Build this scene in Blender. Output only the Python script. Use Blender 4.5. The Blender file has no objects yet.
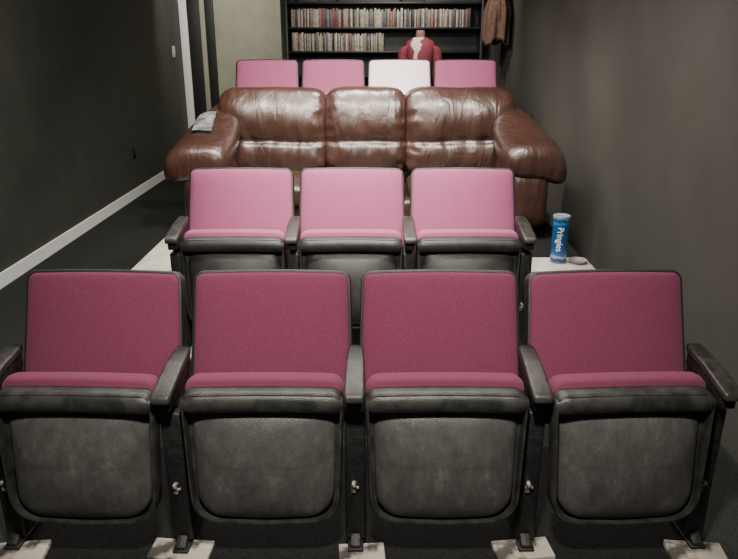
import bpy, bmesh, math, random
from mathutils import Vector, Matrix, noise
random.seed(7)
scene = bpy.context.scene
COL = scene.collection

# ---------------------------------------------------------------- materials
def new_mat(name):
    m = bpy.data.materials.new(name); m.use_nodes = True
    nt = m.node_tree; b = nt.nodes["Principled BSDF"]
    return m, nt, b

def mat(name, c1, c2=None, rough=0.6, scale=20, bump=0.0, bscale=None, metal=0.0, coat=0.0, sheen=0.0, detail=4, lo=0.35, hi=0.65, spec=0.5):
    m, nt, b = new_mat(name)
    N = nt.nodes; L = nt.links
    tc = N.new("ShaderNodeTexCoord")
    n1 = N.new("ShaderNodeTexNoise"); n1.inputs["Scale"].default_value = scale; n1.inputs["Detail"].default_value = detail
    L.new(tc.outputs["Object"], n1.inputs["Vector"])
    cr = N.new("ShaderNodeValToRGB")
    cr.color_ramp.elements[0].position = lo; cr.color_ramp.elements[1].position = hi
    cr.color_ramp.elements[0].color = (*c1, 1); cr.color_ramp.elements[1].color = (*(c2 or c1), 1)
    L.new(n1.outputs["Fac"], cr.inputs["Fac"]); L.new(cr.outputs["Color"], b.inputs["Base Color"])
    b.inputs["Roughness"].default_value = rough
    b.inputs["Metallic"].default_value = metal
    b.inputs["Specular IOR Level"].default_value = spec
    b.inputs["Coat Weight"].default_value = coat
    b.inputs["Sheen Weight"].default_value = sheen
    if bump > 0:
        n2 = N.new("ShaderNodeTexNoise"); n2.inputs["Scale"].default_value = bscale or scale; n2.inputs["Detail"].default_value = 6
        L.new(tc.outputs["Object"], n2.inputs["Vector"])
        bp = N.new("ShaderNodeBump"); bp.inputs["Strength"].default_value = bump; bp.inputs["Distance"].default_value = 0.01
        L.new(n2.outputs["Fac"], bp.inputs["Height"]); L.new(bp.outputs["Normal"], b.inputs["Normal"])
    return m

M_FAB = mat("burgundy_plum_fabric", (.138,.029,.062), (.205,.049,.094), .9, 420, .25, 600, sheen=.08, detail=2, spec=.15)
M_FAB_LIT = mat("plum_fabric_lit", (.245,.060,.128), (.335,.096,.180), .9, 420, .25, 600, sheen=.06, detail=2, spec=.15)  # lighter, pinker copy of the plum fabric; spotlight brightness put into the colour
M_FABPALE = mat("pale_fabric", (.78,.60,.68), (.86,.72,.78), .9, 400, .2, 500, detail=2, spec=.2)
M_PLAST = mat("black_plastic", (.014,.014,.014), (.026,.025,.024), .42, 60, .25, 300)
M_ARM = mat("worn_armrest_plastic", (.014,.013,.012), (.045,.041,.036), .38, 30, .2, 300, detail=8)
M_PAN = mat("worn_black_shell", (.018,.018,.017), (.046,.045,.042), .38, 22, .2, 260, detail=10)
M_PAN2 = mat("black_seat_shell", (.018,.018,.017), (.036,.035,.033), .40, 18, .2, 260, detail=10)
M_IRON = mat("black_cast_iron", (.007,.007,.007), (.016,.016,.016), .55, 40, .3, 120)
M_CHROME = mat("pale_worn_metal", (.10,.09,.08), (.55,.52,.47), .45, 70, .3, 100, metal=.3, lo=.44, hi=.62)
M_PLY = mat("pale_painted_plywood", (.42,.38,.32), (.58,.54,.47), .7, 6, .15, 60, detail=8)
M_CLEAT = mat("scuffed_pale_wood", (.05,.045,.04), (.44,.40,.34), .7, 14, .4, 60, detail=12, lo=.40, hi=.56)
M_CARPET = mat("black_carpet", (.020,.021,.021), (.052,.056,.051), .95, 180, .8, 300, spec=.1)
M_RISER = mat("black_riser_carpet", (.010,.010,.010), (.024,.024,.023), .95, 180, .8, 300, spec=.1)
M_WALLL = mat("charcoal_wall_paint", (.054,.056,.047), (.066,.068,.057), .6, 3, 0, detail=6)
M_WALLR = mat("dark_grey_brown_wall_paint", (.074,.069,.060), (.086,.080,.070), .62, 3, 0, detail=6, spec=.35)
M_BEIGE = mat("beige_wall_paint", (.36,.35,.27), (.42,.41,.32), .8, 5, .1, 100)
M_WHITE = mat("white_trim_paint", (.93,.93,.91), (.96,.96,.94), .40, 8)
M_CREAM = mat("cream_plastic", (.55,.52,.42), (.62,.58,.48), .45, 8)
M_CEIL = mat("dark_ceiling_paint", (.05,.05,.05), (.06,.06,.06), .9, 8)
M_BLACKWOOD = mat("black_wood", (.008,.008,.009), (.016,.016,.017), .45, 12)
M_RED = mat("dark_maroon_cloth", (.14,.020,.030), (.22,.036,.05), .8, 60, .3, 200)
M_COAT = mat("brown_cloth", (.075,.040,.026), (.135,.075,.048), .85, 30, .4, 200)
M_GREYCLOTH = mat("grey_cloth", (.13,.14,.15), (.36,.37,.38), .85, 16, .2, 150, lo=.42, hi=.60)
M_DARK = mat("near_black_door", (.01,.01,.01), (.015,.015,.014), .6, 10)
M_BOX = mat("dark_brown_box", (.05,.035,.028), (.08,.06,.05), .6, 10)
M_DISH = mat("grey_dish_ceramic", (.26,.25,.23), (.34,.33,.31), .5, 20)

def panel_mat(name, k):
    """scuffed seat underside"""
    m, nt, b = new_mat(name); N = nt.nodes; L = nt.links
    tc = N.new("ShaderNodeTexCoord")
    oi = N.new("ShaderNodeObjectInfo")
    n = N.new("ShaderNodeTexNoise"); n.noise_dimensions='4D'; n.inputs["Scale"].default_value = 18; n.inputs["Detail"].default_value = 15; n.inputs["Roughness"].default_value=.82
    rw = N.new("ShaderNodeMath"); rw.operation='MULTIPLY'; rw.inputs[1].default_value=30; L.new(oi.outputs["Random"], rw.inputs[0]); L.new(rw.outputs[0], n.inputs["W"])
    mp = N.new("ShaderNodeMapping"); mp.inputs["Scale"].default_value=(1,1,.6); L.new(tc.outputs["Object"], mp.inputs[0])
    L.new(mp.outputs[0], n.inputs["Vector"])
    cr = N.new("ShaderNodeValToRGB"); e=cr.color_ramp.elements
    e[0].position=.32; e[0].color=(.034*k,.0335*k,.032*k,1); e[1].position=.78; e[1].color=(.175*k,.17*k,.16*k,1)
    x=e.new(.55); x.color=(.075*k,.073*k,.069*k,1)
    L.new(n.outputs["Fac"], cr.inputs[0]); L.new(cr.outputs[0], b.inputs["Base Color"])
    b.inputs["Roughness"].default_value=.38
    n2 = N.new("ShaderNodeTexNoise"); n2.inputs["Scale"].default_value=320; L.new(tc.outputs["Object"], n2.inputs["Vector"])
    bp = N.new("ShaderNodeBump"); bp.inputs["Strength"].default_value=.25; bp.inputs["Distance"].default_value=.005
    L.new(n2.outputs["Fac"], bp.inputs["Height"]); L.new(bp.outputs[0], b.inputs["Normal"])
    return m
M_PANEL = panel_mat("scuffed_charcoal_panel", 1.0)
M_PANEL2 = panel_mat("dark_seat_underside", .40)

def leather():
    m, nt, b = new_mat("brown_leather"); N = nt.nodes; L = nt.links
    tc = N.new("ShaderNodeTexCoord")
    n = N.new("ShaderNodeTexNoise"); n.inputs["Scale"].default_value = 5; n.inputs["Detail"].default_value = 8
    L.new(tc.outputs["Object"], n.inputs["Vector"])
    cr = N.new("ShaderNodeValToRGB")
    cr.color_ramp.elements[0].position = .3; cr.color_ramp.elements[1].position = .7
    cr.color_ramp.elements[0].color = (.032,.0140,.0098,1); cr.color_ramp.elements[1].color = (.054,.0240,.0170,1)
    L.new(n.outputs["Fac"], cr.inputs["Fac"]); L.new(cr.outputs["Color"], b.inputs["Base Color"])
    b.inputs["Roughness"].default_value = .36
    b.inputs["Coat Weight"].default_value = .4; b.inputs["Coat Roughness"].default_value = .27
    w = N.new("ShaderNodeTexNoise"); w.inputs["Scale"].default_value = 7.5; w.inputs["Detail"].default_value = 3.5; w.inputs["Distortion"].default_value = 1.1
    mp = N.new("ShaderNodeMapping"); mp.inputs["Scale"].default_value = (1.5,1,.6)
    L.new(tc.outputs["Object"], mp.inputs["Vector"]); L.new(mp.outputs["Vector"], w.inputs["Vector"])
    v = N.new("ShaderNodeTexVoronoi"); v.inputs["Scale"].default_value = 160
    L.new(tc.outputs["Object"], v.inputs["Vector"])
    b1 = N.new("ShaderNodeBump"); b1.inputs["Strength"].default_value = .40; b1.inputs["Distance"].default_value = .035
    b2 = N.new("ShaderNodeBump"); b2.inputs["Strength"].default_value = .15; b2.inputs["Distance"].default_value = .002
    L.new(w.outputs["Fac"], b1.inputs["Height"]); L.new(v.outputs["Distance"], b2.inputs["Height"])
    L.new(b1.outputs["Normal"], b2.inputs["Normal"]); L.new(b2.outputs["Normal"], b.inputs["Normal"])
    return m
M_LEATH = leather()

def spine_mat():
    m, nt, b = new_mat("disc_case_spines"); N = nt.nodes; L = nt.links
    oi = N.new("ShaderNodeObjectInfo")
    cr = N.new("ShaderNodeValToRGB"); cr.color_ramp.interpolation = 'CONSTANT'
    cols = [(.38,.33,.27),(.06,.05,.05),(.25,.20,.15),(.50,.45,.38),(.10,.09,.08),(.22,.05,.04),(.34,.30,.25),(.08,.10,.16),(.40,.32,.21),(.05,.04,.035),(.20,.17,.15),(.58,.55,.48)]
    els = cr.color_ramp.elements
    els[0].color = (*cols[0],1); els[0].position = 0
    els[1].color = (*cols[1],1); els[1].position = 1/len(cols)
    for i in range(2, len(cols)):
        e = els.new(i/len(cols)); e.color = (*cols[i],1)
    L.new(oi.outputs["Random"], cr.inputs["Fac"])
    tc = N.new("ShaderNodeTexCoord")
    mp = N.new("ShaderNodeMapping"); mp.inputs["Scale"].default_value=(60,1,28); L.new(tc.outputs["Object"], mp.inputs[0])
    n = N.new("ShaderNodeTexNoise"); n.noise_dimensions='4D'; n.inputs["Scale"].default_value=1.2; L.new(mp.outputs[0], n.inputs["Vector"])
    rw = N.new("ShaderNodeMath"); rw.operation='MULTIPLY'; rw.inputs[1].default_value=50; L.new(oi.outputs["Random"], rw.inputs[0]); L.new(rw.outputs[0], n.inputs["W"])
    mr = N.new("ShaderNodeMapRange"); mr.inputs["From Min"].default_value=.3; mr.inputs["From Max"].default_value=.7; mr.inputs["To Min"].default_value=.5; mr.inputs["To Max"].default_value=1.4
    L.new(n.outputs["Fac"], mr.inputs["Value"])
    vm = N.new("ShaderNodeVectorMath"); vm.operation='SCALE'; L.new(cr.outputs["Color"], vm.inputs[0]); L.new(mr.outputs[0], vm.inputs["Scale"])
    L.new(vm.outputs[0], b.inputs["Base Color"])
    b.inputs["Roughness"].default_value = .4
    return m
M_SPINE = spine_mat()

# ---------------------------------------------------------------- mesh helpers
def finish(bm, name, m, smooth=True, angle=40):
    bmesh.ops.recalc_face_normals(bm, faces=bm.faces)
    me = bpy.data.meshes.new(name); bm.to_mesh(me); bm.free()
    if m: me.materials.append(m)
    if smooth:
        for p in me.polygons: p.use_smooth = True
        try: me.set_sharp_from_angle(angle=math.radians(angle))
        except Exception: pass
    return me

def rings_bm(rings, cap0=True, cap1=True, bm=None):
    bm = bm or bmesh.new()
    vr = [[bm.verts.new(p) for p in r] for r in rings]
    n = len(vr[0])
    for a, b in zip(vr, vr[1:]):
        for i in range(n):
            bm.faces.new((a[i], a[(i+1)%n], b[(i+1)%n], b[i]))
    if cap0: bm.faces.new(list(reversed(vr[0])))
    if cap1: bm.faces.new(vr[-1])
    return bm

def rtrap(wt, wb, h, rt, rb, inset=0, arch_t=0, arch_b=0, seg=6, ed=6):
    """rounded trapezoid outline, v from 0..h; inset shrinks it, deep insets become rounder"""
    ht, hb = wt/2-inset, wb/2-inset
    v0, v1 = inset, h-inset
    def rad(r):
        q = max(r-inset, .004)
        if inset > .012: q = max(q, (inset-.012)*1.1+max(r-.012,.004))
        return min(q, .92*min(ht, hb, (v1-v0)/2))
    rt = rad(rt); rb = rad(rb)
    pts = []
    def arc(cx, cy, r, a0):
        return [(cx+r*math.cos(a0+math.pi/2*k/seg), cy+r*math.sin(a0+math.pi/2*k/seg)) for k in range(seg+1)]
    corners = [arc(-hb+rb, v0+rb, rb, math.pi), arc(hb-rb, v0+rb, rb, 1.5*math.pi), arc(ht-rt, v1-rt, rt, 0), arc(-ht+rt, v1-rt, rt, .5*math.pi)]
    for i, c in enumerate(corners):
        pts += c
        nx = corners[(i+1)%4][0]; last = c[-1]
        for k in range(1, ed):
            t = k/ed; pts.append((last[0]*(1-t)+nx[0]*t, last[1]*(1-t)+nx[1]*t))
    out = []
    for (u, v) in pts:
        hw = hb+(ht-hb)*(v-v0)/(v1-v0); s = max(0, 1-(u/hw)**2); f = (v-v0)/(v1-v0)
        out.append((u, v + arch_t*s*f - arch_b*s*(1-f)))
    return out

def slab(M, prof, wt, wb, h, rt, rb, **kw):
    rings = []
    for ins, n in prof:
        rings.append([M @ Vector((u, v, n)) for u, v in rtrap(wt, wb, h, rt, rb, inset=ins, **kw)])
    return rings_bm(rings)

def frame(origin, vdir):
    v = Vector(vdir).normalized(); u = Vector((1,0,0)); n = u.cross(v)
    if n.y > 0: n = -n
    M = Matrix((( u.x, v.x, n.x, origin[0]), (u.y, v.y, n.y, origin[1]), (u.z, v.z, n.z, origin[2]), (0,0,0,1)))
    return M

def box_bm(x0,x1,y0,y1,z0,z1, bev=0, seg=2, bm=None):
    b = bmesh.new()
    bmesh.ops.create_cube(b, size=1)
    for v in b.verts:
        v.co = Vector(((x0+x1)/2+v.co.x*(x1-x0), (y0+y1)/2+v.co.y*(y1-y0), (z0+z1)/2+v.co.z*(z1-z0)))
    if bev: bmesh.ops.bevel(b, geom=list(b.edges), offset=bev, segments=seg, profile=.5, affect='EDGES')
    return b

def merge(*bms):
    out = bmesh.new()
    for b in bms:
        me = bpy.data.meshes.new("tmp"); b.to_mesh(me); b.free(); out.from_mesh(me); bpy.data.meshes.remove(me)
    return out

def puff_bm(c, w, d, h, p=4, n=14, deform=None):
    b = bmesh.new()
    bmesh.ops.create_cube(b, size=2)
    bmesh.ops.subdivide_edges(b, edges=list(b.edges), cuts=n, use_grid_fill=True)
    for v in b.verts:
        q = v.co.copy()
        q = Vector([math.sin(t*math.pi/2)*.35+t*.65 for t in q])
        s = (abs(q.x)**p+abs(q.y)**p+abs(q.z)**p)**(1/p)
        q /= s
        co = Vector((q.x*w/2, q.y*d/2, q.z*h/2))
        if deform: co = deform(co, q)
        v.co = co + Vector(c)
    return b

def prism_bm(poly_yz, x0, x1, bev=.004):
    b = bmesh.new()
    v0 = [b.verts.new((x0, y, z)) for y, z in poly_yz]
    f = b.faces.new(v0)
    r = bmesh.ops.extrude_face_region(b, geom=[f])
    for e in r["geom"]:
        if isinstance(e, bmesh.types.BMVert): e.co.x = x1
    bmesh.ops.recalc_face_normals(b, faces=b.faces)
    if bev: bmesh.ops.bevel(b, geom=list(b.edges), offset=bev, segments=2, profile=.5, affect='EDGES')
    return b

def cyl_bm(c, r, depth, axis='Z', seg=24, prof=None):
    prof = prof or [(r*.9, -depth/2), (r, -depth/2+r*.08), (r, depth/2-r*.08), (r*.9, depth/2)]
    rings = []
    for rr, z in prof:
        ring = []
        for i in range(seg):
            a = 2*math.pi*i/seg; x, y = rr*math.cos(a), rr*math.sin(a)
            p = {'Z':(x,y,z), 'X':(z,x,y), 'Y':(x,z,y)}[axis]
            ring.append(Vector(c)+Vector(p))
        rings.append(ring)
    return rings_bm(rings)

def obj(name, me, parent=None, loc=(0,0,0), label=None, category=None, group=None, kind=None, rotz=0):
    o = bpy.data.objects.new(name, me); COL.objects.link(o)
    o.location = loc; o.rotation_euler[2] = rotz
    if parent: o.parent = parent
    if label: o["label"] = label
    if category: o["category"] = category
    if group: o["group"] = group
    if kind: o["kind"] = kind
    return o

# ---------------------------------------------------------------- room shell
FL = -0.04
XL, XR = -2.57, 1.50
def struct(name, x0,x1,y0,y1,z0,z1, m, label, cat, bev=0):
    return obj(name, finish(box_bm(x0,x1,y0,y1,z0,z1,bev), name, m, smooth=bev>0), label=label, category=cat, kind="structure")
struct("floor", XL-.1, XR+.1, -1.5, 10.1, FL-.1, FL, M_CARPET, "black carpeted floor of the dark media room", "floor")
struct("wall_left", XL-.1, XL, -1.5, 10.0, FL, 2.7, M_WALLL, "dark charcoal painted wall with white baseboard", "wall")
struct("wall_right", XR, XR+.1, -1.5, 8.75, FL, 2.7, M_WALLR, "dark grey brown painted wall beside the seats", "wall")
struct("wall_back", XL-.1, -.97, 10.0, 10.1, FL, 2.7, M_BEIGE, "beige painted wall beyond the seating", "wall")
struct("wall_shelf", -.97, XR+.1, 8.75, 8.85, FL, 2.7, M_WALLL, "dark wall behind the disc shelves", "wall")
struct("wall_return", -1.05, -.97, 8.75, 10.0, FL, 2.7, M_BEIGE, "short beige wall beside the shelving", "wall")
struct("ceiling", XL-.1, XR+.1, -1.5, 10.1, 2.7, 2.8, M_CEIL, "dark painted ceiling", "ceiling")
bb = prism_bm([(0,0),(0,.092),(.006,.102),(.018,.097),(.018,0)], -1.5, 9.96, 0)
for v in bb.verts:
    x,y,z = v.co; v.co = Vector((XL+y, x, FL+z))
obj("baseboard_left", finish(bb, "baseboard_left", M_WHITE, False), label="glossy white baseboard along the charcoal wall", category="baseboard", kind="structure")
struct("trim_1", -2.565,-2.46, 9.96,10.0, FL,2.35, M_WHITE, "white painted vertical door casing", "door trim", .004)
struct("door_1", -2.455,-2.29, 9.965,9.998, FL,2.3, M_DARK, "dark narrow doorway panel between casings", "door", .003)
struct("trim_2", -2.285,-2.22, 9.96,10.0, FL,2.35, M_BEIGE, "cream vertical door casing", "door trim", .004)
struct("trim_3", -2.215,-2.10, 9.965,10.0, FL,2.6, M_DARK, "dark vertical trim board", "trim", .003)
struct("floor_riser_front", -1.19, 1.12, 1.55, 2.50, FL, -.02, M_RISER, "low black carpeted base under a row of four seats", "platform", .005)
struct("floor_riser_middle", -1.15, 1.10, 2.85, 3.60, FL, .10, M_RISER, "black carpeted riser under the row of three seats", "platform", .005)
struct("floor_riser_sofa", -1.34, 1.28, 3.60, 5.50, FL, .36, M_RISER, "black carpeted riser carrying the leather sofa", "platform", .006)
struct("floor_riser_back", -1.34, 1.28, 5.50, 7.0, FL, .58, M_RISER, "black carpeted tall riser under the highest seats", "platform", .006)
obj("plywood_board", finish(box_bm(-.17,.17,0,.80,0,.012,.002),"plywood_board",M_PLY), loc=(-1.165,3.60,.36), label="pale painted board on the riser beside the seats", category="board", group="pale boards on the sofa riser")
obj("plywood_board", finish(box_bm(-.19,.19,0,.31,0,.012,.002),"plywood_board",M_PLY), loc=(1.085,3.60,.36), label="pale painted board under the blue snack can", category="board", group="pale boards on the sofa riser")
SP = .56
for k,cx in enumerate([-.044+(i-2)*SP for i in range(5)]):
    w = (.09,.10,.075,.095,.09)[k]
    obj("wood_cleat", finish(box_bm(-w,w,-.06,.035,0,.02,.003),"wood_cleat",M_CLEAT), loc=(cx+(.01,-.015,.02,-.01,.0)[k],1.865+(.0,.01,-.01,.012,0)[k],-.02), rotz=(.1,-.08,.05,.12,-.1)[k], label="scuffed pale wooden cleat under a theater seat standard", category="wood cleat", group="wooden cleats under the four seat row")
for cx in [-.086+(i-1.5)*SP for i in range(4)]:
    obj("wood_cleat", finish(box_bm(-.05,.05,-.24,.20,0,.02,.003),"wood_cleat",M_CLEAT), loc=(cx,3.27,.10), label="pale wooden cleat on the riser under seat standard", category="wood cleat", group="wooden cleats under the three seat row")

M_OUT = mat("black_outlet_plastic", (.006,.006,.006), (.01,.01,.01), .3, 10)
o = obj("wall_outlet", finish(box_bm(0,.008,-.045,.045,-.06,.06,.003), "wall_outlet", M_OUT), loc=(XL,7.60,.43), label="small black power outlet plate on the charcoal wall", category="outlet")
for dz in (-.028,.028):
    obj("socket", finish(cyl_bm((.009,0,dz), .016, .004, 'X'), "socket", M_PLAST), parent=o)
o = obj("light_switch", finish(box_bm(0,.010,-.06,.06,-.07,.07,.003), "light_switch", M_CREAM), loc=(XL,9.55,1.46), label="pale switch plate on the wall beside the doorway", category="light switch")
obj("toggle", finish(box_bm(.010,.022,-.008,.008,-.014,.014,.002), "toggle", M_CREAM), parent=o)

# ---------------------------------------------------------------- theatre chair meshes
Mb = frame((0,-.165,.37), (0,.165,.48))
BW = dict(wt=.526, wb=.548, h=.507, rt=.036, rb=.05, arch_t=.006)
back_shell = finish(slab(Mb, [(.02,-.036),(.006,-.030),(0,-.018),(0,.020),(.003,.026),(.008,.027),(.011,.018)], **BW), "backrest_shell", M_PLAST)
def back_cushion(m):
    bm = slab(Mb, [(.009,.010),(.009,.024),(.012,.032),(.020,.038),(.035,.043),(.055,.047),(.08,.0505),(.11,.053),(.14,.0545),(.18,.0555),(.22,.056)], **BW)
    return finish(bm, "backrest_upholstery", m, angle=80)

Mp = frame((0,-.352,.146), (0,.035,.42))
PW = dict(wt=.498, wb=.474, h=.435, rt=.042, rb=.085, arch_t=.004, arch_b=.014)
Mp2 = Mp @ Matrix.Translation((0,.014,0)) @ Matrix.Rotation(math.radians(5.0), 4, 'X')
if (Mp2 @ Vector((0,.3,0))).y < (Mp @ Vector((0,.314,0))).y:
    Mp2 = Mp @ Matrix.Translation((0,.014,0)) @ Matrix.Rotation(math.radians(-5.0), 4, 'X')
def pan_set(mp, mpanel):
    pan = finish(slab(Mp, [(.012,-.01),(.0,0),(0,.034),(.002,.048),(.007,.055),(.0115,.055),(.0119,.042),(.0119,.010),(.10,.004)], **PW), "seat_shell", mp, angle=50)
    lip_rings = []
    for k in range(21):
        u = -0.246 + .492*k/20
        e = min(1, (0.246-abs(u))/.03+.25)
        base = Vector((u, .409 + .005*(1-(u/.246)**2) - (.011*(1-e) if e<1 else 0), .034))
        prof=[(.015,-.020),(.021,.0),(.019,.016),(.010,.026),(-.010,.030),(-.030,.026),(-.040,.018),(-.036,.009),(-.020,.003),(-.009,-.020)]
        lip_rings.append([Mp @ (base + Vector((0, pv*(.5+.5*e), pn*(.6+.4*e)))) for pv,pn in prof])
    lip = finish(rings_bm(lip_rings), "seat_lip", mp, angle=55)
    panel = finish(slab(Mp2, [(.0,.012),(0,.030),(.003,.040),(.010,.047),(.022,.055),(.040,.064),(.065,.072),(.095,.079),(.125,.083),(.155,.085),(.172,.0855)], wt=.446, wb=.430, h=.348, rt=.055, rb=.080, arch_t=.014, arch_b=.014), "seat_bottom_panel", mpanel, angle=80)
    return pan, lip, panel
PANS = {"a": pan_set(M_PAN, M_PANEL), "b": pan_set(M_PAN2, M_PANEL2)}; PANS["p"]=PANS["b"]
Mc = frame((0,-.347,.160), (0,.035,.42))
def seat_cushion(m):
    return finish(slab(Mc, [(.05,-.078),(.02,-.074),(.008,-.062),(0,-.045),(-.003,-.025),(0,-.006),(.005,.004),(.011,.008)], wt=.488, wb=.40, h=.445, rt=.040, rb=.06, arch_t=.005), "seat_cushion", m, angle=80)
CUSH = {}
for k,m in (("a",M_FAB),("b",M_FAB_LIT),("p",M_FABPALE)): CUSH[k]=(back_cushion(m), seat_cushion(m))

std_poly = [(-.36,0),(-.12,0),(-.12,.022),(-.19,.05),(-.20,.20),(-.175,.33),(-.150,.45),(-.140,.60),(-.33,.575),(-.34,.54),(-.26,.47),(-.27,.33),(-.30,.20),(-.31,.05),(-.36,.022)]
def arm_mesh(side):
    X = .28*side
    rings = []
    secs = [(-.130,.639,.018,.008),(-.135,.639,.023,.013),(-.16,.636,.028,.014),(-.25,.627,.029,.014),(-.34,.608,.030,.014),(-.390,.597,.030,.014),(-.400,.594,.027,.012),(-.404,.592,.022,.007)]
    for y,z,hw,hh in secs:
        ring=[]
        for j in range(28):
            a = 2*math.pi*j/28; ca, sa = math.cos(a), math.sin(a)
            ring.append((X+hw*math.copysign(abs(ca)**.30,ca), y, z-.014+hh*math.copysign(abs(sa)**.4,sa)))
        rings.append(ring)
    return finish(rings_bm(rings), "armrest", M_ARM, angle=60)
def std_mesh(side):
    X = .28*side
    a = prism_bm(std_poly, X-.018, X+.018, .005)
    b = prism_bm([(-.380,.53),(-.14,.565),(-.14,.61),(-.380,.578)], X-.022, X+.022, .005)
    c = box_bm(X-.026,X+.026,-.365,-.11,0,.012,.004)
    d = prism_bm([(-.325,.02),(-.19,.02),(-.20,.30),(-.18,.50),(-.33,.50),(-.325,.30)], X-.033, X+.033, .008)
    return finish(merge(a,b,c,d), "side_standard", M_IRON, angle=50)
def hinge_mesh(side):
    X = .28*side
    a = cyl_bm((X-.004,-.332,.240), .008, .018, 'Y', 10)
    b = box_bm(X-.014,X+.002,-.334,-.318,.205,.230,.004)
    c = box_bm(X+.003,X+.013,-.333,-.318,.218,.229,.003)
    return finish(merge(a,b,c), "hinge_bracket", M_CHROME, angle=50)
ARM = {s: arm_mesh(s) for s in (-1,1)}; STD = {s: std_mesh(s) for s in (-1,1)}; HNG = {s: hinge_mesh(s) for s in (-1,1)}
bolt_me = finish(cyl_bm((0,0,0), .008, .012, 'Z', 6), "floor_bolt", M_CHROME)

def make_chair(loc, left_arm, key, label, group, rot=0):
    e = obj("theater_seat", None, loc=loc, label=label, category="theater seat", group=group, rotz=math.radians(rot))
    bk, sc = CUSH[key]; pan, lip, panel = PANS[key]
    b = obj("backrest", back_shell, e); obj("backrest_upholstery", bk, b)
    s = obj("seat", pan, e)
    obj("seat_lip", lip, s); obj("bottom_panel", panel, s); obj("seat_cushion", sc, s)
    for sd in ((-1,1) if left_arm else (1,)):
        st = obj("side_standard", STD[sd], e); obj("hinge_bracket", HNG[sd], st)
        for y in (-.345,-.14): obj("floor_bolt", bolt_me, st, loc=(.28*sd,y,.018))
        obj("armrest", ARM[sd], e)
    return e
for i in range(4):
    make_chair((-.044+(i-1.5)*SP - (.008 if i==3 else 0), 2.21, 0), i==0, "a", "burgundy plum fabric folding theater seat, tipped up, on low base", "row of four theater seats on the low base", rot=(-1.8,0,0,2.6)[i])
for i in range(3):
    make_chair((-.086+(i-1)*SP, 3.50, .12), i==0, "b", "burgundy plum folding theater seat before the sofa, spotlit brightness put into its colour", "row of three theater seats before the sofa")
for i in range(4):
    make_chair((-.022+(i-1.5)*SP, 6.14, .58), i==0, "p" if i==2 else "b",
        "pale whitish pink theater seat among pink ones behind sofa" if i==2 else "burgundy plum theater seat on the riser behind the sofa, spotlit brightness put into its colour", "row of four theater seats behind the sofa")

# ---------------------------------------------------------------- sofa
SZ=.36
sofa = obj("leather_sofa", None, loc=(-.02,5.25,SZ), label="brown wrinkled leather three seat reclining sofa with padded arms", category="sofa")
def wr(co, amp=.006, s=7, seed=0):
    return noise.noise(Vector((co.x*s+seed, co.y*s, co.z*s*.6)))*amp
base = merge(box_bm(-1.0,1.0,-.86,-.06,.05,.25,.03,3), box_bm(-1.03,1.03,-.14,-.015,.05,.86,.06,5))
obj("frame", finish(base,"sofa_frame",M_LEATH), sofa)
segs = [(-.665,.755),(-.005,.565),(.665,.775)]
def seat_def(seed):
    def f(co,q):
        co = co.copy(); co.z += wr(co,.010,5,seed) + .012*math.cos(q.x*1.5)
        return co
    return f
H=.60
def back_def(seed, side, w):
    def f(co,q):
        co = co.copy(); z = co.z
        front = max(0,-q.y)
        zc = -.050
        edge = max(0,1-abs(q.x)**6)
        up = max(0, 1-((z-.13)/.19)**2); lo = max(0, 1-((z+.155)/.125)**2)
        body = max(0, 1-((z-.06)/.30)**2)
        co.y += -(.044*up + .036*lo + .022*body)*front*(.42+.58*edge)
        wob = .008*noise.noise(Vector((co.x*5+seed,0,seed)))
        crease = math.exp(-((z-zc-wob)/.018)**2)
        co.y += .022*crease*front
        # tufted gathers that start at the seam and die out
        near = math.exp(-((z-zc-.01)/.085)**2)*front
        ph = co.x*46+seed+2.2*noise.noise(Vector((co.x*4+seed,z*5,0)))
        co.y += near*.009*max(-.3,math.sin(ph))*(.6+.6*abs(noise.noise(Vector((co.x*3,seed,0)))))
        co.y += (wr(co,.018,5,seed) + wr(co,.006,11,seed+3))*front
        pin = math.exp(-((abs(q.x)-.88)/.13)**2)*front
        co.y += pin*.005*math.sin(z*50+seed*2+4*noise.noise(Vector((co.x*6,z*7,seed))))
        co.z += wr(co,.010,4,seed+9) + (.006*(1-q.x**2) if q.z>0 else 0)
        co.y += .10*(z/.36) if z>-.05 else .10*(-.05/.36)+ .05*((z+.05)/.36)
        return co
    return f
for i,(cx,w) in enumerate(segs):
    side = (-1,0,1)[i]
    obj("seat_cushion", finish(puff_bm((cx*.97,-.60,.265), w*.95, .62, .17, 5, 16, seat_def(i*3.1)),"sofa_seat_cushion",M_LEATH,angle=180), sofa)
    obj("back_cushion", finish(puff_bm((cx,-.195,.608), w+.014, .25, H, 7, 48, back_def(i*5.7+1, side, w)),"sofa_back_cushion",M_LEATH,angle=180), sofa)
ARMS = [(-.935,.485,1.072,.12,.05),(-.925,.488,1.074,.168,.085),(-.89,.493,1.079,.196,.110),(-.79,.508,1.080,.213,.119),(-.66,.540,1.073,.210,.114),(-.50,.595,1.057,.190,.108),(-.35,.650,1.041,.162,.104),(-.20,.693,1.030,.133,.100),(-.10,.712,1.02,.100,.092),(-.04,.712,1.01,.06,.07)]
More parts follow.
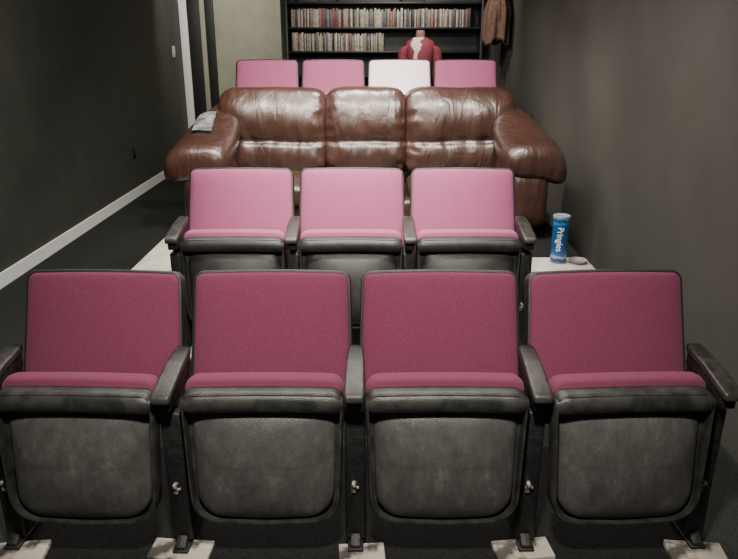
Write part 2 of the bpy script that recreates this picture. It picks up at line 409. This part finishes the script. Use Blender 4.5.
def arm_pad(side):
    rings=[]; st=[]
    for a,b in zip(ARMS,ARMS[1:]):
        n=max(1,int((b[0]-a[0])/.025))
        for k in range(n): st.append([a[i]*(1-k/n)+b[i]*k/n for i in range(5)])
    st.append(list(ARMS[-1]))
    for y,z,x,hw,hh in st:
        ring=[]
        for j in range(56):
            a=2*math.pi*j/56; ca,sa=math.cos(a),math.sin(a)
            p=Vector((side*(x+hw*math.copysign(abs(ca)**.66,ca)), y, z+hh*math.copysign(abs(sa)**.72,sa)))
            p.z -= .050*max(0,ca)**1.4
            p.z += wr(p,.013,5,side*3) + wr(p,.006,12,side); p.x += wr(p,.010,6,side*7)
            ring.append(p)
        rings.append(ring)
    return finish(rings_bm(rings),"sofa_arm_pad",M_LEATH,angle=180)
for s in (-1,1):
    a = obj("arm", finish(puff_bm((s*1.042,-.50,.26), .27, .86, .40, 7, 10),"sofa_arm_body",M_LEATH,angle=180), sofa)
    obj("arm_pad", arm_pad(s), a)
    for y in (-.80,-.12):
        obj("foot", finish(cyl_bm((s*1.08,y,.038), .03, .076, 'Z', 16),"sofa_foot",M_BLACKWOOD), sofa)

def arm_top(y, xr):
    for (a,b) in zip(ARMS, ARMS[1:]):
        if a[0] <= y <= b[0]:
            t=(y-a[0])/(b[0]-a[0]); z=a[1]*(1-t)+b[1]*t; x=a[2]*(1-t)+b[2]*t; hw=a[3]*(1-t)+b[3]*t; hh=a[4]*(1-t)+b[4]*t
            q=min(.98,abs(xr-x)/hw); ca=(q)**(1/.66); sa=math.sqrt(max(0,1-ca*ca))
            return z+hh*sa**.72 - (.05*ca**1.4 if xr>x else 0)
    return .5
bm=bmesh.new(); nx,ny=12,16; g=[]
for i in range(nx+1):
    row=[]
    for j in range(ny+1):
        xr=1.01+.13*i/nx + .02*j/ny; y=-.68+.30*j/ny+.02*i/nx
        z=arm_top(y,xr)+.024+.003*noise.noise(Vector((i*.5,j*.4,0)))
        row.append(bm.verts.new((-xr-.02,5.25+y,SZ+z)))
    g.append(row)
for i in range(nx):
    for j in range(ny): bm.faces.new((g[i][j],g[i+1][j],g[i+1][j+1],g[i][j+1]))
bmesh.ops.solidify(bm, geom=list(bm.faces), thickness=.010)
obj("folded_cloth", finish(bm,"folded_cloth",M_GREYCLOTH,angle=60), label="small folded grey cloth lying flat on the sofa arm", category="cloth")

# ---------------------------------------------------------------- snack can + dish
def can_mat():
    m, nt, b = new_mat("blue_printed_can"); N=nt.nodes; L=nt.links
    tc=N.new("ShaderNodeTexCoord"); sp=N.new("ShaderNodeSeparateXYZ"); L.new(tc.outputs["Object"],sp.inputs[0])
    cr=N.new("ShaderNodeValToRGB"); cr.color_ramp.interpolation='CONSTANT'
    n=N.new("ShaderNodeTexNoise"); n.inputs["Scale"].default_value=28; n.inputs["Detail"].default_value=2; L.new(tc.outputs["Object"],n.inputs["Vector"])
    mr=N.new("ShaderNodeMath"); mr.operation='DIVIDE'; mr.inputs[1].default_value=.27; L.new(sp.outputs["Z"],mr.inputs[0])
    ma=N.new("ShaderNodeMath"); ma.operation='MULTIPLY_ADD'; ma.inputs[1].default_value=.10; ma.inputs[2].default_value=-.05; L.new(n.outputs["Fac"],ma.inputs[0])
    ad=N.new("ShaderNodeMath"); ad.operation='ADD'; L.new(mr.outputs[0],ad.inputs[0]); L.new(ma.outputs[0],ad.inputs[1]); L.new(ad.outputs[0],cr.inputs[0])
    e=cr.color_ramp.elements; e[0].color=(.25,.27,.29,1); e[1].position=.03; e[1].color=(.015,.07,.24,1)
    for p,c in ((.12,(.35,.42,.45,1)),(.17,(.02,.16,.36,1)),(.24,(.010,.075,.25,1)),(.84,(.03,.20,.42,1)),(.90,(.012,.08,.26,1)),(.95,(.30,.38,.46,1))):
        k=e.new(p); k.color=c
    L.new(cr.outputs[0],b.inputs["Base Color"]); b.inputs["Roughness"].default_value=.3
    return m
CX,CY=1.095,3.82
TOPZ=.372
can=obj("snack_can", finish(cyl_bm((0,0,0),.045,.27,'Z',40,[(.043,0),(.045,.004),(.045,.262),(.047,.264),(.047,.268)]),"snack_can",can_mat()), loc=(CX,CY,TOPZ),
        label="tall blue cylindrical snack can with white lettering", category="snack can")
obj("lid", finish(cyl_bm((0,0,0),.046,.015,'Z',40,[(.048,.262),(.049,.266),(.049,.276),(.046,.279),(.042,.276)]),"can_lid",mat("frosted_lid",(.20,.28,.36),(.26,.35,.44),.3,5)), can)
cu=bpy.data.curves.new("lettering","FONT"); cu.body="Pringles"; cu.size=.050; cu.align_x='CENTER'; cu.align_y='CENTER'; cu.extrude=.0006
to=bpy.data.objects.new("tmp_text",cu); COL.objects.link(to)
dg=bpy.context.evaluated_depsgraph_get(); dg.update()
tm=bpy.data.meshes.new_from_object(to.evaluated_get(dg)); bpy.data.objects.remove(to)
bm=bmesh.new(); bm.from_mesh(tm); bmesh.ops.subdivide_edges(bm,edges=[e for e in bm.edges if e.calc_length()>.01],cuts=2)
for v in bm.verts:
    tx,ty,tz=v.co; ang=-math.pi/2-.28+ (ty/.045); r=.0456+tz+.0006
    v.co=Vector((r*math.cos(ang),r*math.sin(ang),.146-tx*.90))
obj("lettering", finish(bm,"lettering",M_WHITE,False), can)
obj("small_dish", finish(cyl_bm((0,0,0),.05,.02,'Z',32,[(.03,0),(.035,.003),(.05,.018),(.052,.022),(.048,.021),(.032,.008),(.01,.007)]),"small_dish",M_DISH), loc=(1.205,3.80,TOPZ),
         label="small shallow grey dish beside the snack can", category="dish")

# ---------------------------------------------------------------- bookcase with discs
SX0,SX1=-.95,1.30
SF=8.42; SB=8.74
bc=obj("bookcase", None, loc=((SX0+SX1)/2,SF,FL), label="wide black wooden bookcase filled with disc cases", category="bookcase")
hw=(SX1-SX0)/2
for sx in (-1,1):
    obj("side_panel", finish(box_bm(sx*hw-.015,sx*hw+.015,0,SB-SF,0,2.42,.002),"side_panel",M_BLACKWOOD), bc)
obj("back_panel", finish(box_bm(-hw+.015,hw-.015,SB-SF-.012,SB-SF,0,2.42,0),"back_panel",M_BLACKWOOD,False), bc)
SH=[.08,.37,.64,.93,1.21,1.48,1.74,2.01,2.40]
for z in SH:
    obj("shelf_board", finish(box_bm(-hw+.015,hw-.015,.0,SB-SF-.012,z-FL-.022,z-FL,.002),"shelf_board",M_BLACKWOOD), bc)
cases=[]
for w,h in ((.0135,.190),(.0145,.190),(.017,.198),(.024,.205),(.0125,.168)):
    cases.append((w,finish(box_bm(-w/2+.0005,w/2-.0005,0,.135,0,h,.0015),"disc_case",M_SPINE)))
def fill(x0,x1,z,grp,lab):
    x=x0
    while x<x1:
        w,me=random.choices(cases,weights=(4,4,3,1.3,1.6))[0]
        if random.random()<.015: x+=.012
        obj("disc_case",me,loc=(x+w/2,SF+.03+random.uniform(0,.015),z),label=lab,category="disc case",group=grp); x+=w
fill(-.89,.38,1.74,"disc cases on the upper shelf","thin upright movie disc case on black shelf")
fill(.40,1.15,1.74,"disc cases on the upper shelf","thin upright movie disc case on black shelf")
fill(-.89,.16,1.48,"disc cases on the lower shelf","thin upright movie disc case on lower black shelf")
for i,(x,w,h) in enumerate([(-.7,.22,.12),(-.2,.3,.09),(.5,.25,.13)]):
    obj("storage_box", finish(merge(box_bm(-w/2,w/2,0,.2,0,h,.004),box_bm(-w/2-.003,w/2+.003,-.003,.203,h*.75,h+.002,.003)),"storage_box",M_BOX), loc=(x,SF+.05,2.01), label="dark lidded storage box on the bookcase", category="box")

# ---------------------------------------------------------------- dress form with red and white jacket
def jacket_mat():
    m, nt, b = new_mat("maroon_white_jacket"); N=nt.nodes; L=nt.links
    tc=N.new("ShaderNodeTexCoord"); sp=N.new("ShaderNodeSeparateXYZ"); L.new(tc.outputs["Object"],sp.inputs[0])
    n=N.new("ShaderNodeTexNoise"); n.inputs["Scale"].default_value=9; n.inputs["Detail"].default_value=3; L.new(tc.outputs["Object"],n.inputs["Vector"])
    nn=N.new("ShaderNodeMath"); nn.operation='MULTIPLY_ADD'; nn.inputs[1].default_value=.16; nn.inputs[2].default_value=-.125; L.new(n.outputs["Fac"],nn.inputs[0])
    sh=N.new("ShaderNodeMath"); sh.operation='SUBTRACT'; L.new(nn.outputs[0],sh.inputs[1]); L.new(sp.outputs["X"],sh.inputs[0])
    ab=N.new("ShaderNodeMath"); ab.operation='ABSOLUTE'; L.new(sh.outputs[0],ab.inputs[0])
    wd=N.new("ShaderNodeMapRange"); wd.inputs["From Min"].default_value=1.35; wd.inputs["From Max"].default_value=1.64; wd.inputs["To Min"].default_value=.0; wd.inputs["To Max"].default_value=.055; L.new(sp.outputs["Z"],wd.inputs["Value"])
    lt=N.new("ShaderNodeMath"); lt.operation='LESS_THAN'; L.new(ab.outputs[0],lt.inputs[0]); L.new(wd.outputs[0],lt.inputs[1])
    mx=N.new("ShaderNodeMixRGB"); L.new(lt.outputs[0],mx.inputs[0]); mx.inputs[1].default_value=(.17,.024,.038,1); mx.inputs[2].default_value=(.50,.42,.40,1)
    L.new(mx.outputs[0],b.inputs["Base Color"]); b.inputs["Roughness"].default_value=.8
    return m
df=obj("dress_form", None, loc=(.53,7.55,FL), label="dress form wearing a maroon and white jacket behind seats", category="dress form")
secs=[(1.05,.11,.10),(1.15,.12,.11),(1.25,.11,.10),(1.38,.13,.12),(1.50,.145,.125),(1.58,.155,.11),(1.625,.14,.085),(1.65,.09,.065),(1.665,.06,.055)]
def body_rings(secs):
    R=[]
    for z,a,b in secs:
        R.append([(a*math.copysign(abs(math.cos(t))**.85,math.cos(t)), b*math.sin(t)-.01, z) for t in [2*math.pi*k/28 for k in range(28)]])
    return R
obj("jacket", finish(rings_bm(body_rings(secs)),"jacket",jacket_mat(),angle=180), df)
obj("neck", finish(rings_bm(body_rings([(1.64,.055,.055),(1.68,.048,.048),(1.71,.045,.045),(1.728,.042,.042),(1.733,.03,.03)])),"form_neck",mat("form_linen",(.16,.07,.055),(.21,.10,.08),.8,40),angle=180), df)
for s in (-1,1):
    R=[]
    for k,(x,z,r) in enumerate([(.10,1.60,.05),(.138,1.585,.060),(.165,1.54,.060),(.178,1.45,.053),(.183,1.36,.048),(.183,1.25,.043),(.178,1.14,.038)]):
        R.append([(s*(x+r*math.cos(t)), r*math.sin(t)-.01, z+(.02*math.cos(t+math.pi) if k<3 else 0)) for t in [2*math.pi*j/16 for j in range(16)]])
    obj("sleeve", finish(rings_bm(R),"sleeve",M_RED,angle=180), df)
obj("stand", finish(merge(cyl_bm((0,0,.55),.015,1.08),cyl_bm((0,0,.015),.17,.03,'Z',32,[(.17,0),(.17,.012),(.06,.03),(.02,.05)])),"form_stand",M_BLACKWOOD), df)

# ---------------------------------------------------------------- coat hanging on the wall
coat=obj("hanging_coat", None, loc=(XR,7.75,1.58), label="short brown coat hanging from a wall hook", category="coat")
R=[]
for k in range(24):
    t=k/23; z=.60-.60*t; wy=.06+.17*min(1,t*2.2); wx=.04+.085*min(1,t*2)
    ring=[]
    for th in [2*math.pi*j/72 for j in range(72)]:
        fo=(.020*math.sin(th*9+t*1.5)+.010*math.sin(th*15+2))*min(1,t*1.6)
        ring.append((-.15+(wx+fo)*math.cos(th), (wy+fo*1.4)*math.sin(th), z+(.035*math.sin(th*3+.6)*max(0,t-.8)*5)))
    R.append(ring)
obj("coat_body", finish(rings_bm(R),"coat_body",M_COAT,angle=180), coat)
obj("hook", finish(merge(box_bm(-.008,0,-.02,.02,.57,.66,.003), cyl_bm((-.06,0,.615),.008,.12,'X',12)),"hook",M_CHROME), coat)

# ---------------------------------------------------------------- lights
def spot(loc, target, power, size=70, blend=.7, r=.06, col=(1,.94,.84)):
    l=bpy.data.lights.new("downlight","SPOT"); l.energy=power; l.spot_size=math.radians(size); l.spot_blend=blend; l.shadow_soft_size=r; l.color=col
    o=bpy.data.objects.new("downlight",l); COL.objects.link(o); o.location=loc
    d=Vector(target)-Vector(loc); o.rotation_euler=d.to_track_quat('-Z','Y').to_euler(); return o
def area(loc, target, power, sx, sy, col=(1,.96,.87)):  # soft fill added to brighten the side walls, not a real ceiling fixture
    l=bpy.data.lights.new("wall_fill","AREA"); l.shape='RECTANGLE'; l.size=sx; l.size_y=sy; l.energy=power; l.color=col
    o=bpy.data.objects.new("wall_fill",l); COL.objects.link(o); o.location=loc
    d=Vector(target)-Vector(loc); o.rotation_euler=d.to_track_quat('-Z','Y').to_euler(); return o
spot((-.05,2.45,2.62),(-.05,3.25,.9),460,56, blend=1)
spot((-.05,.55,2.62),(-.05,2.05,.5),440,84, r=.10, blend=1)
spot((-.65,3.85,2.62),(-.6,4.85,.9),200,80, r=.10)
spot((.0,3.85,2.62),(.0,4.85,.9),130,80, r=.10)
spot((.65,3.85,2.62),(.6,4.85,.9),200,80, r=.10)
spot((.0,5.2,2.62),(.0,6.1,1.2),200,120)
spot((.5,6.9,2.62),(.6,8.4,1.7),95,120)
spot((-1.8,8.4,2.62),(-1.9,10,1.5),95,100)
area((-1.5,3.6,2.66),(-2.1,3.7,.0),175,.8,5.0)
area((.3,4.9,2.66),(1.2,5.0,.9),46,.8,2.6)
w=bpy.data.worlds.new("world"); scene.world=w; w.use_nodes=True
w.node_tree.nodes["Background"].inputs[0].default_value=(.92,.9,.88,1); w.node_tree.nodes["Background"].inputs[1].default_value=.12

# ---------------------------------------------------------------- camera
cd=bpy.data.cameras.new("camera"); cd.sensor_width=36; cd.lens=690/738*36
cam=bpy.data.objects.new("camera",cd); COL.objects.link(cam)
cam.location=(0,0,1.58); cam.rotation_euler=(math.radians(90-19),0,0)
scene.camera=cam
